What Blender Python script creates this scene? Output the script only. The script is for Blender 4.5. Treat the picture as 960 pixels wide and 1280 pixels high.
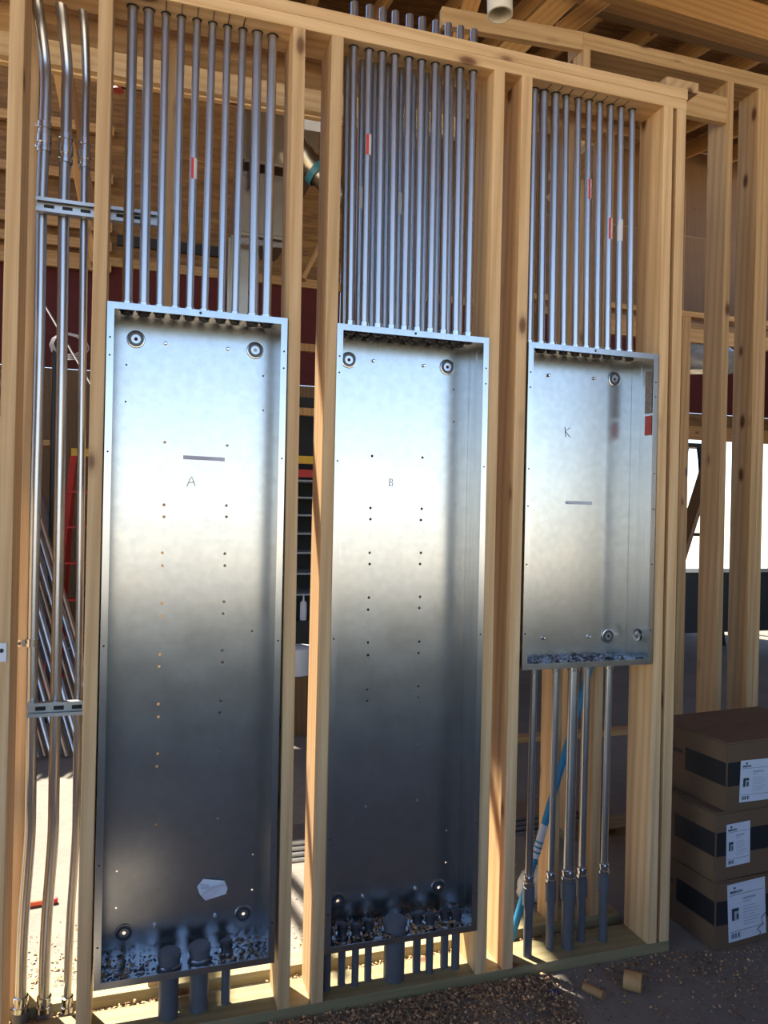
import bpy, bmesh, math, random
from mathutils import Vector, Matrix, noise

random.seed(7)
scene = bpy.context.scene
for o in list(bpy.data.objects):
    bpy.data.objects.remove(o)
COL = scene.collection

# ------------------------------------------------------------------ camera
CAM = Vector((0.099, -2.2875, 1.543)); YAW, PITCH, ROLL, FPX = 0.3073, -0.0007, 0.0209, 960.0
fwd = Vector((math.sin(YAW) * math.cos(PITCH), math.cos(YAW) * math.cos(PITCH), math.sin(PITCH)))
r0 = Vector((math.cos(YAW), -math.sin(YAW), 0)); u0 = r0.cross(fwd)
CR = math.cos(ROLL) * r0 + math.sin(ROLL) * u0
CU = -math.sin(ROLL) * r0 + math.cos(ROLL) * u0
cam_data = bpy.data.cameras.new('camera'); cam = bpy.data.objects.new('camera', cam_data); COL.objects.link(cam)
cam_data.sensor_fit = 'HORIZONTAL'; cam_data.sensor_width = 36; cam_data.lens = 36 * FPX / 960
cam_data.clip_start = 0.02; cam_data.clip_end = 500
cam.matrix_world = Matrix(((CR.x, CU.x, -fwd.x, CAM.x), (CR.y, CU.y, -fwd.y, CAM.y), (CR.z, CU.z, -fwd.z, CAM.z), (0, 0, 0, 1)))
scene.camera = cam

# ------------------------------------------------------------------ sky, sun, exposure
SUN = Vector((0.25, -0.433, -0.866)).normalized()          # direction the sunlight travels
world = bpy.data.worlds.new('world'); scene.world = world; world.use_nodes = True
wn = world.node_tree; bg = wn.nodes['Background']
sky = wn.nodes.new('ShaderNodeTexSky'); sky.sky_type = 'NISHITA'; sky.sun_disc = False
sky.sun_elevation = math.asin(-SUN.z); sky.sun_rotation = math.atan2(-SUN.x, -SUN.y)
sky.air_density = 0.85; sky.dust_density = 0.1; sky.ozone_density = 2.2
wn.links.new(sky.outputs[0], bg.inputs[0]); bg.inputs[1].default_value = 0.30
sl = bpy.data.lights.new('sun', 'SUN'); sl.energy = 13.0; sl.angle = math.radians(0.6); sl.color = (1, 0.93, 0.80)
sun = bpy.data.objects.new('sun', sl); COL.objects.link(sun); sun.rotation_euler = SUN.to_track_quat('-Z', 'Y').to_euler()
vs = scene.view_settings
vs.view_transform = 'Standard'; vs.look = 'None'; vs.gamma = 1; vs.use_curve_mapping = False
vs.exposure = 0.48

# ------------------------------------------------------------------ pixel -> place
def ray(x, y): return fwd + CR * ((x - 480) / FPX) + CU * ((640 - y) / FPX)
def atY(x, y, Y=0.0):
    d = ray(x, y); return CAM + d * ((Y - CAM.y) / d.y)
def atZ(x, y, Z=0.0):
    d = ray(x, y); return CAM + d * ((Z - CAM.z) / d.z)

# ------------------------------------------------------------------ materials
MATS = {}
def newmat(name):
    m = bpy.data.materials.new(name); m.use_nodes = True; MATS[name] = m
    return m, m.node_tree, m.node_tree.nodes['Principled BSDF']
def mixc(nt, fac, a, b, mode='MIX'):
    n = nt.nodes.new('ShaderNodeMix'); n.data_type = 'RGBA'; n.blend_type = mode
    for s, v in ((n.inputs[0], fac), (n.inputs[6], a), (n.inputs[7], b)):
        if hasattr(v, 'is_linked'): nt.links.new(v, s)
        else: s.default_value = v if isinstance(v, (int, float)) else (*v, 1)
    return n.outputs[2]
def ramp(nt, src, stops):
    n = nt.nodes.new('ShaderNodeValToRGB'); nt.links.new(src, n.inputs[0])
    e = n.color_ramp.elements
    while len(e) < len(stops): e.new(0.5)
    for k, (p, c) in zip(e, stops):
        k.position = p; k.color = (*c, 1) if not isinstance(c, (int, float)) else (c, c, c, 1)
    return n.outputs[0]
def coords(nt, scale=(1, 1, 1), rand=True, kind='Object'):
    tc = nt.nodes.new('ShaderNodeTexCoord'); mp = nt.nodes.new('ShaderNodeMapping'); mp.inputs['Scale'].default_value = scale
    src = tc.outputs[kind]
    if rand:
        oi = nt.nodes.new('ShaderNodeObjectInfo'); ml = nt.nodes.new('ShaderNodeMath'); ml.operation = 'MULTIPLY'; ml.inputs[1].default_value = 37.0
        nt.links.new(oi.outputs['Random'], ml.inputs[0])
        ad = nt.nodes.new('ShaderNodeVectorMath'); ad.operation = 'ADD'
        nt.links.new(src, ad.inputs[0]); nt.links.new(ml.outputs[0], ad.inputs[1]); src = ad.outputs[0]
    nt.links.new(src, mp.inputs[0]); return mp.outputs[0]
def noi(nt, vec, scale, detail=3, rough=0.55, dist=0.0):
    n = nt.nodes.new('ShaderNodeTexNoise'); n.inputs['Scale'].default_value = scale; n.inputs['Detail'].default_value = detail
    n.inputs['Roughness'].default_value = rough; n.inputs['Distortion'].default_value = dist
    nt.links.new(vec, n.inputs['Vector']); return n.outputs[0]
def bump(nt, h, b, strength=0.2, dist=0.01):
    n = nt.nodes.new('ShaderNodeBump'); n.inputs['Strength'].default_value = strength; n.inputs['Distance'].default_value = dist
    nt.links.new(h, n.inputs['Height']); nt.links.new(n.outputs[0], b.inputs['Normal'])

def wood_mat(name, pale, mid, dark, knots=True, rough=0.65):
    m, nt, b = newmat(name)
    v = coords(nt, (1, 1, 1))
    vg = nt.nodes.new('ShaderNodeMapping'); vg.inputs['Scale'].default_value = (26, 26, 0.9); nt.links.new(v, vg.inputs[0])
    wv = nt.nodes.new('ShaderNodeTexWave'); wv.wave_type = 'BANDS'; wv.bands_direction = 'DIAGONAL'
    wv.inputs['Scale'].default_value = 0.55; wv.inputs['Distortion'].default_value = 4.5; wv.inputs['Detail'].default_value = 2; wv.inputs['Detail Scale'].default_value = 0.7
    nt.links.new(vg.outputs[0], wv.inputs['Vector'])
    c = ramp(nt, wv.outputs[1], [(0.1, pale), (0.85, tuple(0.65 * m_ + 0.35 * p_ for m_, p_ in zip(mid, pale))), (1.0, mid)])
    big = noi(nt, v, 2.2, 2)
    c = mixc(nt, ramp(nt, big, [(0.35, 0.0), (0.7, 0.55)]), c, mid)
    vf = nt.nodes.new('ShaderNodeMapping'); vf.inputs['Scale'].default_value = (160, 160, 4); nt.links.new(v, vf.inputs[0])
    fine = noi(nt, vf.outputs[0], 1.0, 3)
    c = mixc(nt, ramp(nt, fine, [(0.45, 0.0), (0.8, 0.35)]), c, dark)
    if knots:
        vk = nt.nodes.new('ShaderNodeMapping'); vk.inputs['Scale'].default_value = (7.5, 7.5, 3.4); nt.links.new(v, vk.inputs[0])
        vo = nt.nodes.new('ShaderNodeTexVoronoi'); vo.inputs['Scale'].default_value = 1.0; vo.inputs['Randomness'].default_value = 1.0; nt.links.new(vk.outputs[0], vo.inputs['Vector'])
        k = ramp(nt, vo.outputs['Distance'], [(0.06, 1.0), (0.10, 0.85), (0.135, 0.25), (0.2, 0.0)])
        # only some of the cells carry a knot
        sep = nt.nodes.new('ShaderNodeSeparateColor'); nt.links.new(vo.outputs['Color'], sep.inputs[0])
        gt = nt.nodes.new('ShaderNodeMath'); gt.operation = 'GREATER_THAN'; gt.inputs[1].default_value = 0.42; nt.links.new(sep.outputs[0], gt.inputs[0])
        mu = nt.nodes.new('ShaderNodeMath'); mu.operation = 'MULTIPLY'; nt.links.new(k, mu.inputs[0]); nt.links.new(gt.outputs[0], mu.inputs[1])
        c = mixc(nt, mu.outputs[0], c, (0.15, 0.055, 0.018))
    oi = nt.nodes.new('ShaderNodeObjectInfo'); rr = ramp(nt, oi.outputs['Random'], [(0, 0.80), (1, 1.12)])
    c = mixc(nt, 1.0, c, rr, 'MULTIPLY')
    nt.links.new(c, b.inputs['Base Color']); b.inputs['Roughness'].default_value = rough
    bump(nt, fine, b, 0.18, 0.002)
    return m
PINE = wood_mat('pine', (0.72, 0.48, 0.25), (0.58, 0.355, 0.16), (0.34, 0.17, 0.065))
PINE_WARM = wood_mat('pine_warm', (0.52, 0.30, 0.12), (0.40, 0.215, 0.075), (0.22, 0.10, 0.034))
TREATED = wood_mat('treated', (0.34, 0.28, 0.14), (0.27, 0.22, 0.10), (0.15, 0.12, 0.055))
DIMWOOD = wood_mat('dimwood', (0.20, 0.105, 0.042), (0.15, 0.075, 0.028), (0.08, 0.036, 0.014))  # dark wood, darkened further to carry the deep interior's shade

def plain(name, col, rough=0.5, metal=0.0, var=0.12, scale=14, bmp=0.0):
    m, nt, b = newmat(name)
    v = coords(nt)
    n = noi(nt, v, scale, 4)
    lo = tuple(c * (1 - var) for c in col); hi = tuple(min(1, c * (1 + var)) for c in col)
    nt.links.new(ramp(nt, n, [(0.3, lo), (0.7, hi)]), b.inputs['Base Color'])
    b.inputs['Roughness'].default_value = rough; b.inputs['Metallic'].default_value = metal
    if bmp: bump(nt, n, b, bmp, 0.01)
    return m
def steel_mat(name, col, rough, var=0.06, streak=(40, 40, 3), bmp=0.02):
    m, nt, b = newmat(name)
    v = coords(nt, streak)
    n = noi(nt, v, 1.0, 4)
    v2 = coords(nt); n2 = noi(nt, v2, 9, 3)
    c = ramp(nt, n, [(0.3, tuple(x * (1 - var) for x in col)), (0.7, tuple(min(1, x * (1 + var)) for x in col))])
    nt.links.new(c, b.inputs['Base Color']); b.inputs['Metallic'].default_value = 1.0
    nt.links.new(ramp(nt, n2, [(0.3, rough * 0.95), (0.7, rough * 1.06)]), b.inputs['Roughness'])
    bump(nt, n, b, bmp, 0.002)
    return m
GALV = steel_mat('galvanized', (0.50, 0.515, 0.53), 0.25, bmp=0.0)
EMT = steel_mat('emt', (0.50, 0.51, 0.53), 0.30, streak=(60, 60, 6))
ZINC = steel_mat('zinc_fitting', (0.62, 0.63, 0.64), 0.22)
FOIL = steel_mat('foil', (0.48, 0.43, 0.35), 0.3, streak=(6, 6, 6), bmp=0.5)
STRUT = steel_mat('strut_steel', (0.50, 0.51, 0.52), 0.38)
RUST = steel_mat('brown_pipe', (0.42, 0.30, 0.22), 0.45)
PVCG = plain('grey_pvc', (0.10, 0.104, 0.115), 0.45)
PVCW = plain('white_pvc', (0.80, 0.74, 0.60), 0.4, var=0.04)
BLACK = plain('black', (0.012, 0.012, 0.014), 0.6)
CARD = plain('cardboard', (0.145, 0.085, 0.045), 0.85, var=0.08, scale=6)
WHITE = plain('white_paper', (0.62, 0.64, 0.69), 0.7, var=0.04)
INK = plain('ink', (0.03, 0.035, 0.05), 0.7)
GREYINK = plain('grey_ink', (0.35, 0.38, 0.43), 0.7)
GREYTAPE = plain('grey_tape', (0.52, 0.49, 0.55), 0.6)
BROWNSTK = plain('brown_sticker', (0.24, 0.20, 0.17), 0.7, var=0.3, scale=60)
REDSTK = plain('red_sticker', (0.45, 0.07, 0.05), 0.6)
RED = plain('red_paint', (0.55, 0.03, 0.02), 0.45)
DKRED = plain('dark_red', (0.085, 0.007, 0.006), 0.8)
YELLOW = plain('yellow', (0.75, 0.45, 0.03), 0.5)
BLUE = plain('blue_pipe', (0.02, 0.22, 0.42), 0.4)
ORANGE = plain('orange', (0.8, 0.12, 0.04), 0.5)
PLASTIC = plain('grey_plastic', (0.30, 0.32, 0.35), 0.25, bmp=0.6)
CLEAR = plain('milky_plastic', (0.62, 0.60, 0.56), 0.3, bmp=0.5)
DUST = plain('dark_locknut', (0.10, 0.10, 0.11), 0.45, metal=0.8)
CHIPM = plain('wood_chip', (0.56, 0.34, 0.16), 0.85, var=0.5, scale=45)
CHIPD = plain('dusty_chip', (0.32, 0.20, 0.11), 0.85, var=0.5, scale=45)
CHIPDD = plain('dark_chip', (0.15, 0.095, 0.055), 0.9, var=0.5, scale=45)
TEAL = plain('teal', (0.05, 0.2, 0.26), 0.4)

def ply_mat():
    m, nt, b = newmat('plywood')
    v = coords(nt, (1, 1, 1)); vg = coords(nt, (3, 22, 22))
    n = noi(nt, vg, 1.0, 4, 0.6, 0.6); n2 = noi(nt, v, 2.5, 3)
    c = ramp(nt, n, [(0.3, (0.09, 0.04, 0.012)), (0.5, (0.20, 0.10, 0.032)), (0.7, (0.31, 0.17, 0.058))])
    c = mixc(nt, ramp(nt, n2, [(0.4, 0), (0.7, 0.5)]), c, (0.14, 0.065, 0.02))
    nt.links.new(c, b.inputs['Base Color']); b.inputs['Roughness'].default_value = 0.75
    return m
PLY = ply_mat()
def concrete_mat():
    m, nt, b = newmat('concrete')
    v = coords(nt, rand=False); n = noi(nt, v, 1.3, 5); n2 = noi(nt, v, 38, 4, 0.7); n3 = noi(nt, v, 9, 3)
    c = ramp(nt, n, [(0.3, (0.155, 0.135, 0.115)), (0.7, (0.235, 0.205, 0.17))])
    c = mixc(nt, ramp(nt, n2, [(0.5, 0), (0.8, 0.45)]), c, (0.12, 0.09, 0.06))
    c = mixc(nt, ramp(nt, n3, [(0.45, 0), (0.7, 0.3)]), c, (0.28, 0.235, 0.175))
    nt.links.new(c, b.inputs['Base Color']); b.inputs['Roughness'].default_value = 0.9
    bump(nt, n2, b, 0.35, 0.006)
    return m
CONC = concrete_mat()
DIRT = plain('dirt', (0.54, 0.42, 0.27), 0.95, var=0.15, scale=0.8)
def tarp_mat():
    m, nt, b = newmat('glass_pane'); b.inputs['Base Color'].default_value = (0.9, 0.95, 1, 1); b.inputs['Transmission Weight'].default_value = 1; b.inputs['Roughness'].default_value = 0.02
    return m

# ------------------------------------------------------------------ object helpers
def props(o, label=None, cat=None, group=None, kind=None):
    if label: o['label'] = label
    if cat: o['category'] = cat
    if group: o['group'] = group
    if kind: o['kind'] = kind
    return o
def adopt(o, parent):
    if parent is not None:
        o.parent = parent
        o.matrix_parent_inverse = parent.matrix_basis.inverted()
def empty(name, loc, label=None, cat=None, group=None, kind=None):
    o = bpy.data.objects.new(name, None); COL.objects.link(o); o.location = loc; o.empty_display_size = 0.05
    return props(o, label, cat, group, kind)
def obj(name, verts, faces, mat, parent=None, smooth=False, mats=None, fm=None, mtx=None):
    """one mesh object; vertices are world coordinates, the origin goes to the base of the shape"""
    me = bpy.data.meshes.new(name)
    vv = [Vector(v) for v in verts]
    if mtx is None:
        lo = [min(v[i] for v in vv) for i in range(3)]; hi = [max(v[i] for v in vv) for i in range(3)]
        org = Vector(((lo[0] + hi[0]) / 2, (lo[1] + hi[1]) / 2, lo[2])); mtx = Matrix.Translation(org)
        vv = [v - org for v in vv]
    me.from_pydata(vv, [], faces)
    for m in (mats or [mat]): me.materials.append(m)
    if fm:
        for p, k in zip(me.polygons, fm): p.material_index = k
    if smooth:
        for p in me.polygons: p.use_smooth = True
    me.update()
    o = bpy.data.objects.new(name, me); COL.objects.link(o); o.matrix_basis = mtx
    adopt(o, parent)
    return o
def smooth_angle(o, deg=40):
    me = o.data; bm = bmesh.new(); bm.from_mesh(me)
    for f in bm.faces: f.smooth = True
    for e in bm.edges:
        if len(e.link_faces) == 2 and e.calc_face_angle(0) > math.radians(deg): e.smooth = False
    bm.to_mesh(me); bm.free(); return o
class MB:
    """collects shapes for one mesh"""
    def __init__(s): s.v = []; s.f = []; s.m = []
    def box(s, lo, hi, mi=0, mtx=None):
        b = len(s.v)
        for z in (lo[2], hi[2]):
            for x, y in ((lo[0], lo[1]), (hi[0], lo[1]), (hi[0], hi[1]), (lo[0], hi[1])):
                p = Vector((x, y, z)); s.v.append(mtx @ p if mtx else p)
        for q in ((0, 3, 2, 1), (4, 5, 6, 7), (0, 1, 5, 4), (1, 2, 6, 5), (2, 3, 7, 6), (3, 0, 4, 7)):
            s.f.append(tuple(b + i for i in q)); s.m.append(mi)
        return s
    def tube(s, pts, r, seg=14, mi=0, cap=True, r2=None):
        pts = [Vector(p) for p in pts]; n = len(pts); b0 = len(s.v)
        t = (pts[1] - pts[0]).normalized(); a = t.orthogonal().normalized()
        for i, p in enumerate(pts):
            if i == 0: t = (pts[1] - pts[0]).normalized()
            elif i == n - 1: t = (pts[-1] - pts[-2]).normalized()
            else: t = ((pts[i + 1] - p).normalized() + (p - pts[i - 1]).normalized()).normalized()
            a = (a - t * a.dot(t)).normalized(); c = t.cross(a)
            rr = r if not isinstance(r, (list, tuple)) else r[i]
            for k in range(seg):
                an = 2 * math.pi * k / seg; s.v.append(p + a * (rr * math.cos(an)) + c * (rr * math.sin(an)))
        for i in range(n - 1):
            for k in range(seg):
                k2 = (k + 1) % seg
                s.f.append((b0 + i * seg + k, b0 + i * seg + k2, b0 + (i + 1) * seg + k2, b0 + (i + 1) * seg + k)); s.m.append(mi)
        if cap:
            s.f.append(tuple(b0 + k for k in reversed(range(seg)))); s.m.append(mi)
            s.f.append(tuple(b0 + (n - 1) * seg + k for k in range(seg))); s.m.append(mi)
        return s
    def lathe(s, base, axis, prof, seg=20, mi=0):
        """prof: list of (radius, distance along the axis)"""
        base = Vector(base); ax = Vector(axis).normalized(); a = ax.orthogonal().normalized(); c = ax.cross(a); b0 = len(s.v)
        for r, h in prof:
            for k in range(seg):
                an = 2 * math.pi * k / seg; s.v.append(base + ax * h + a * (r * math.cos(an)) + c * (r * math.sin(an)))
        for i in range(len(prof) - 1):
            for k in range(seg):
                k2 = (k + 1) % seg
                s.f.append((b0 + i * seg + k, b0 + i * seg + k2, b0 + (i + 1) * seg + k2, b0 + (i + 1) * seg + k)); s.m.append(mi)
        return s
    def quad(s, a, b, c, d, mi=0):
        k = len(s.v); s.v += [Vector(a), Vector(b), Vector(c), Vector(d)]; s.f.append((k, k + 1, k + 2, k + 3)); s.m.append(mi); return s
    def build(s, name, mat, parent=None, smooth=None, mats=None):
        o = obj(name, s.v, s.f, mat, parent, mats=mats, fm=s.m if mats else None)
        if smooth: smooth_angle(o, smooth)
        return o

BOARD_CACHE = {}
def board(name, p0, p1, w, t, mat, parent=None, wdir=None):
    """sawn lumber from p0 to p1 (centre line); w measured along wdir, t across it; local Z runs along the grain"""
    p0, p1 = Vector(p0), Vector(p1); L = (p1 - p0).length
    z = (p1 - p0).normalized()
    x = Vector(wdir) if wdir else (Vector((0, 1, 0)) if abs(z.y) < 0.9 else Vector((0, 0, 1)))
    x = (x - z * x.dot(z)).normalized(); y = z.cross(x)
    key = (round(L, 3), round(w, 4), round(t, 4), mat.name)
    if key not in BOARD_CACHE:
        bm = bmesh.new(); bmesh.ops.create_cube(bm, size=1)
        for v in bm.verts: v.co = Vector((v.co.x * w, v.co.y * t, (v.co.z + 0.5) * L))
        es = [e for e in bm.edges if abs(e.verts[0].co.z - e.verts[1].co.z) > L * 0.5]
        bmesh.ops.bevel(bm, geom=es, offset=min(0.003, t * 0.12), segments=2, affect='EDGES', profile=0.6)
        me = bpy.data.meshes.new(name); bm.to_mesh(me); bm.free(); me.materials.append(mat); BOARD_CACHE[key] = me
    o = bpy.data.objects.new(name, BOARD_CACHE[key]); COL.objects.link(o)
    o.matrix_basis = Matrix(((x.x, y.x, z.x, p0.x), (x.y, y.y, z.y, p0.y), (x.z, y.z, z.z, p0.z), (0, 0, 0, 1)))
    adopt(o, parent); return o
def text_mesh(name, body, size, origin, xdir, ydir, mat, parent=None, bold=0.0, align='LEFT', thick=0.0003):
    cu = bpy.data.curves.new(name, 'FONT'); cu.body = body; cu.size = size; cu.align_x = align; cu.extrude = thick; cu.offset = bold; cu.resolution_u = 3
    to = bpy.data.objects.new(name + '_tmp', cu); COL.objects.link(to)
    bpy.context.view_layer.update()
    me = bpy.data.meshes.new_from_object(to.evaluated_get(bpy.context.evaluated_depsgraph_get()))
    bpy.data.objects.remove(to); bpy.data.curves.remove(cu)
    me.name = name; me.materials.clear(); me.materials.append(mat)
    o = bpy.data.objects.new(name, me); COL.objects.link(o)
    x = Vector(xdir).normalized(); y = Vector(ydir).normalized(); z = x.cross(y); p = Vector(origin)
    o.matrix_basis = Matrix(((x.x, y.x, z.x, p.x), (x.y, y.y, z.y, p.y), (x.z, y.z, z.z, p.z), (0, 0, 0, 1)))
    adopt(o, parent); return o
ORD = ['first', 'second', 'third', 'fourth', 'fifth', 'sixth', 'seventh', 'eighth', 'ninth', 'tenth', 'eleventh', 'twelfth']

# ================================================================== STRUCTURE
S = 0.038
# floor slab, with an unseen front apron added to darken reflections, and ground outside
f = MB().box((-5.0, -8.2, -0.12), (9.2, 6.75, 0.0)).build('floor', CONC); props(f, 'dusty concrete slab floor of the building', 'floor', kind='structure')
g = MB()
g.quad((-150, -150, -0.13), (150, -150, -0.13), (150, 150, -0.13), (-150, 150, -0.13))
gr = g.build('ground', DIRT); props(gr, 'bare sandy ground around the building', 'ground', kind='structure')

# ---- unseen low wall and end wall, added to block light from front and right
kw = MB().box((-5.0, -4.3, 0.0), (9.0, -4.1, 0.88)).build('wall_blocker_low', CONC); props(kw, 'unseen low block wall added to shade the foot of the studs', 'wall', kind='structure')
pw = empty('wall_blocker_right', (4.3, -2, 0), 'unseen plywood wall added to block light from the right', 'wall', kind='structure')
for k in range(4):
    for z0, z1 in ((0, 2.44), (2.44, 4.9)): MB().box((4.3, -4.05 + 1.22 * k, z0 + 0.003), (4.32, -4.05 + 1.22 * k + 1.216, z1)).build('sheathing_panel', PLY, pw)

# ---- the near wall that carries the boxes
wf = empty('wall_front', (0.8, 0.07, 0), 'bare pine stud wall that holds the three metal boxes', 'wall', kind='structure')
X0, X1 = -1.35, 1.922
D = 0.14
board('bottom_plate', (X0, D / 2, S / 2), (X1, D / 2, S / 2), D, S, TREATED, wf, (0, 1, 0))
board('top_plate', (X0, D / 2, 2.991 + S / 2), (X1, D / 2, 2.991 + S / 2), D, S, PINE, wf, (0, 1, 0))
board('top_plate', (X0, D / 2, 3.029 + S / 2), (X1 + 0.004, D / 2, 3.029 + S / 2), D, S, PINE, wf, (0, 1, 0))
for xb, xt in ((-0.655, -0.655), (-0.251, -0.244), (-0.026, -0.020), (0.540, 0.527), (0.643, 0.646), (1.191, 1.191), (1.287, 1.292), (1.851, 1.848), (1.903, 1.903)):
    board('stud', (xb, D / 2, S), (xt, D / 2, 2.991), D, S, PINE, wf, (0, 1, 0))

# ---- second framed wall just behind it
wr = empty('wall_rear', (0.8, 0.265, 0), 'second pine stud wall standing just behind the boxes', 'wall', kind='structure')
YB = 0.265; DB = 0.089
board('bottom_plate', (-1.35, YB - 0.01, S / 2), (1.86, YB - 0.01, S / 2), DB, S, TREATED, wr, (0, 1, 0))
for z in (2.985, 3.023): board('top_plate', (-1.35, YB, z + S / 2), (1.9, YB, z + S / 2), DB, S, PINE, wr, (0, 1, 0))
def xat(px, row, Y): return atY(px, row, Y).x
for px, row in ((22, 1000), (216, 100), (697, 900), (748, 900)):
    x = xat(px, row, YB - DB / 2)
    board('stud', (x, YB, S), (x, YB, 2.985), DB, S, PINE, wr, (0, 1, 0))
x = xat(690, 160, YB - 0.04)

# ---- taller wall to the right
w2 = empty('wall_right', (2.9, 0.97, 0), 'taller pine stud wall to the right behind the cardboard boxes', 'wall', kind='structure')
Y2 = 0.9
board('bottom_plate', (2.05, Y2 + D / 2, S / 2), (5.2, Y2 + D / 2, S / 2), D, S, TREATED, w2, (0, 1, 0))
for z in (3.752, 3.790): board('top_plate', (2.05, Y2 + D / 2, z + S / 2), (5.2, Y2 + D / 2, z + S / 2), D, S, PINE, w2, (0, 1, 0))
for x in (2.072, 2.905, 3.10, 3.139, 3.55, 3.95, 4.35):
    board('stud', (x, Y2 + D / 2, S), (x, Y2 + D / 2, 3.752), D, S, PINE, w2, (0, 1, 0))
pb = atY(864, 131, Y2 + 0.02); board('blocking', (2.45, Y2 + 0.022, pb.z), (2.885, Y2 + 0.022, pb.z), 0.13, S, PINE, w2, (0, 0, 1))
# ledger board meeting that wall's corner
lb0 = atZ(552, 21, 3.79); lb1 = atZ(736, 46, 3.79)
board('ledger', (lb0.x, 0.975, 3.79), (2.06, 0.925, 3.79), 0.085, S, PINE, w2, (0, 0, 1))
# tie block lying across from the near wall's top plate
board('tie_block', (1.95, 0.06, 3.118), (1.95, Y2, 3.118), 0.14, S, PINE, w2, (1, 0, 0))

board('shim', (1.90, 0.10, 3.083), (1.90, 0.135, 3.083), 0.04, 0.031, PINE, w2, (1, 0, 0))

# ---- back wall of the building with plywood, a red band and an opening on the right
YW = 6.6
wb = empty('wall_back', (2, YW, 0), 'plywood sheathed far wall of the building', 'wall', kind='structure')
def sheet(name, x0, x1, z0, z1, y, mat, parent, th=0.014):
    return MB().box((x0 + 0.003, y, z0 + 0.003), (x1 - 0.003, y + th, z1 - 0.003)).build(name, mat, parent)
xs = [-5.0, -2.56, -0.12, 2.32, 4.76, 7.2, 9.2]
for i in range(6):
    a, b = xs[i], xs[i + 1]
    for z0, z1 in ((4.22, 5.44), (5.44, 6.62)): sheet('sheathing_panel', a, b, z0, z1, YW, PLY if i < 3 else DIMWOOD, wb)  # right-hand plywood swapped to the wood with shade in its colour
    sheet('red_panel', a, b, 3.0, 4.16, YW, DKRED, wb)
    if i < 5: sheet('sheathing_panel', a, b, 0, 3.0, YW, DIMWOOD, wb)
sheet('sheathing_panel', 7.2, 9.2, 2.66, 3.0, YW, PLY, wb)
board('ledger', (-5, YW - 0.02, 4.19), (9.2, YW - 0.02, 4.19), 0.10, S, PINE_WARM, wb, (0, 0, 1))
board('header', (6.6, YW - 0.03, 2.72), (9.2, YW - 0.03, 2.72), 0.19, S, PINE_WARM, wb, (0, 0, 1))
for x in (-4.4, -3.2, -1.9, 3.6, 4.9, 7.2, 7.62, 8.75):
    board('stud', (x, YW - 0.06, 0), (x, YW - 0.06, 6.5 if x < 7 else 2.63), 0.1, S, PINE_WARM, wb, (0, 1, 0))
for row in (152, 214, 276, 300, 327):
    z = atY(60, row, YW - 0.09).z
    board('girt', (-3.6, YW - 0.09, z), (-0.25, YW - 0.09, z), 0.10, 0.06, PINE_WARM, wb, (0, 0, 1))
z = atY(200, 307, YW - 0.03).z
MB().box((-0.2, YW - 0.05, z - 0.05), (1.15, YW - 0.003, z + 0.06)).build('unlit_gap', BLACK, wb)  # black bar put in for the darkness of an unlit gap
# side walls
for nm, x0, x1, lab in (('wall_left', -5.0, -4.9, 'plywood side wall at the far left of the building'), ('wall_side', 9.1, 9.2, 'plywood side wall at the far right of the building')):
    rt = empty(nm, (x0, 3, 0), lab, 'wall', kind='structure')
    for k in range(3):
        y0 = 0.4 + k * 2.06
        for z0, z1 in ((0, 2.4), (2.4, 4.6)): MB().box((x0, y0 + 0.003, z0), (x1, y0 + 2.057, z1 - 0.004)).build('sheathing_panel', PLY, rt)

# ---- roof: sheathing on a slope, unseen overhang and gaps shaped for shade and sun patches
EAVE, SLOPE, EZ = -5.0, 0.14, 5.0
def roof_z(y): return EZ + SLOPE * (y - EAVE)
rf = empty('ceiling', (2, 2, 4.2), 'sloping plywood roof deck with rafters, overhang and gaps added to shape the light', 'roof', kind='structure')
def up(x0, y0):
    z = (EZ + SLOPE * (y0 - EAVE)) / (1 - SLOPE * 0.5)
    return x0 - 0.2887 * z, y0 + 0.5 * z
holes = []
for a in ((-3.2, 0.35, -0.9, 2.46), (0.35, 1.50, -0.9, 1.05), (0.85, 1.55, 2.62, 3.5)):
    xa, ya = up(a[0], a[2]); xb, yb = up(a[1], a[3]); holes.append((xa, xb, ya, yb))
bx = sorted(set([-6.0 + 2.44 * k for k in range(7)] + [h[0] for h in holes] + [h[1] for h in holes]))
by = sorted(set([EAVE + 1.22 * k for k in range(10)] + [6.62] + [h[2] for h in holes] + [h[3] for h in holes]))
def in_hole(x, y): return any(h[0] < x < h[1] and h[2] < y < h[3] for h in holes)
for i in range(len(bx) - 1):
    for j in range(len(by) - 1):
        a, b, c, d = bx[i], bx[i + 1], by[j], by[j + 1]
        if b - a < 0.02 or d - c < 0.02 or in_hole((a + b) / 2, (c + d) / 2): continue
        m = MB(); e = 0.001
        za, zb = roof_z(c), roof_z(d)
        m.v = [Vector(p) for p in ((a + e, c + e, za), (b - e, c + e, za), (b - e, d - e, zb), (a + e, d - e, zb), (a + e, c + e, za + 0.016), (b - e, c + e, za + 0.016), (b - e, d - e, zb + 0.016), (a + e, d - e, zb + 0.016))]
        m.f = [(0, 3, 2, 1), (4, 5, 6, 7), (0, 1, 5, 4), (1, 2, 6, 5), (2, 3, 7, 6), (3, 0, 4, 7)]; m.m = [0] * 6
        m.build('sheathing_panel', PLY, rf)
hx0 = min(h[0] for h in holes) - 0.03; hx1 = max(h[1] for h in holes) + 0.03
x = -5.8
while x < 8.6:
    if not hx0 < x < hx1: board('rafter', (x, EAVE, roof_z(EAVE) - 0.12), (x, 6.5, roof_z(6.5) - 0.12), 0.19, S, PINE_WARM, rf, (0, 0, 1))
    x += 0.61
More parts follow.
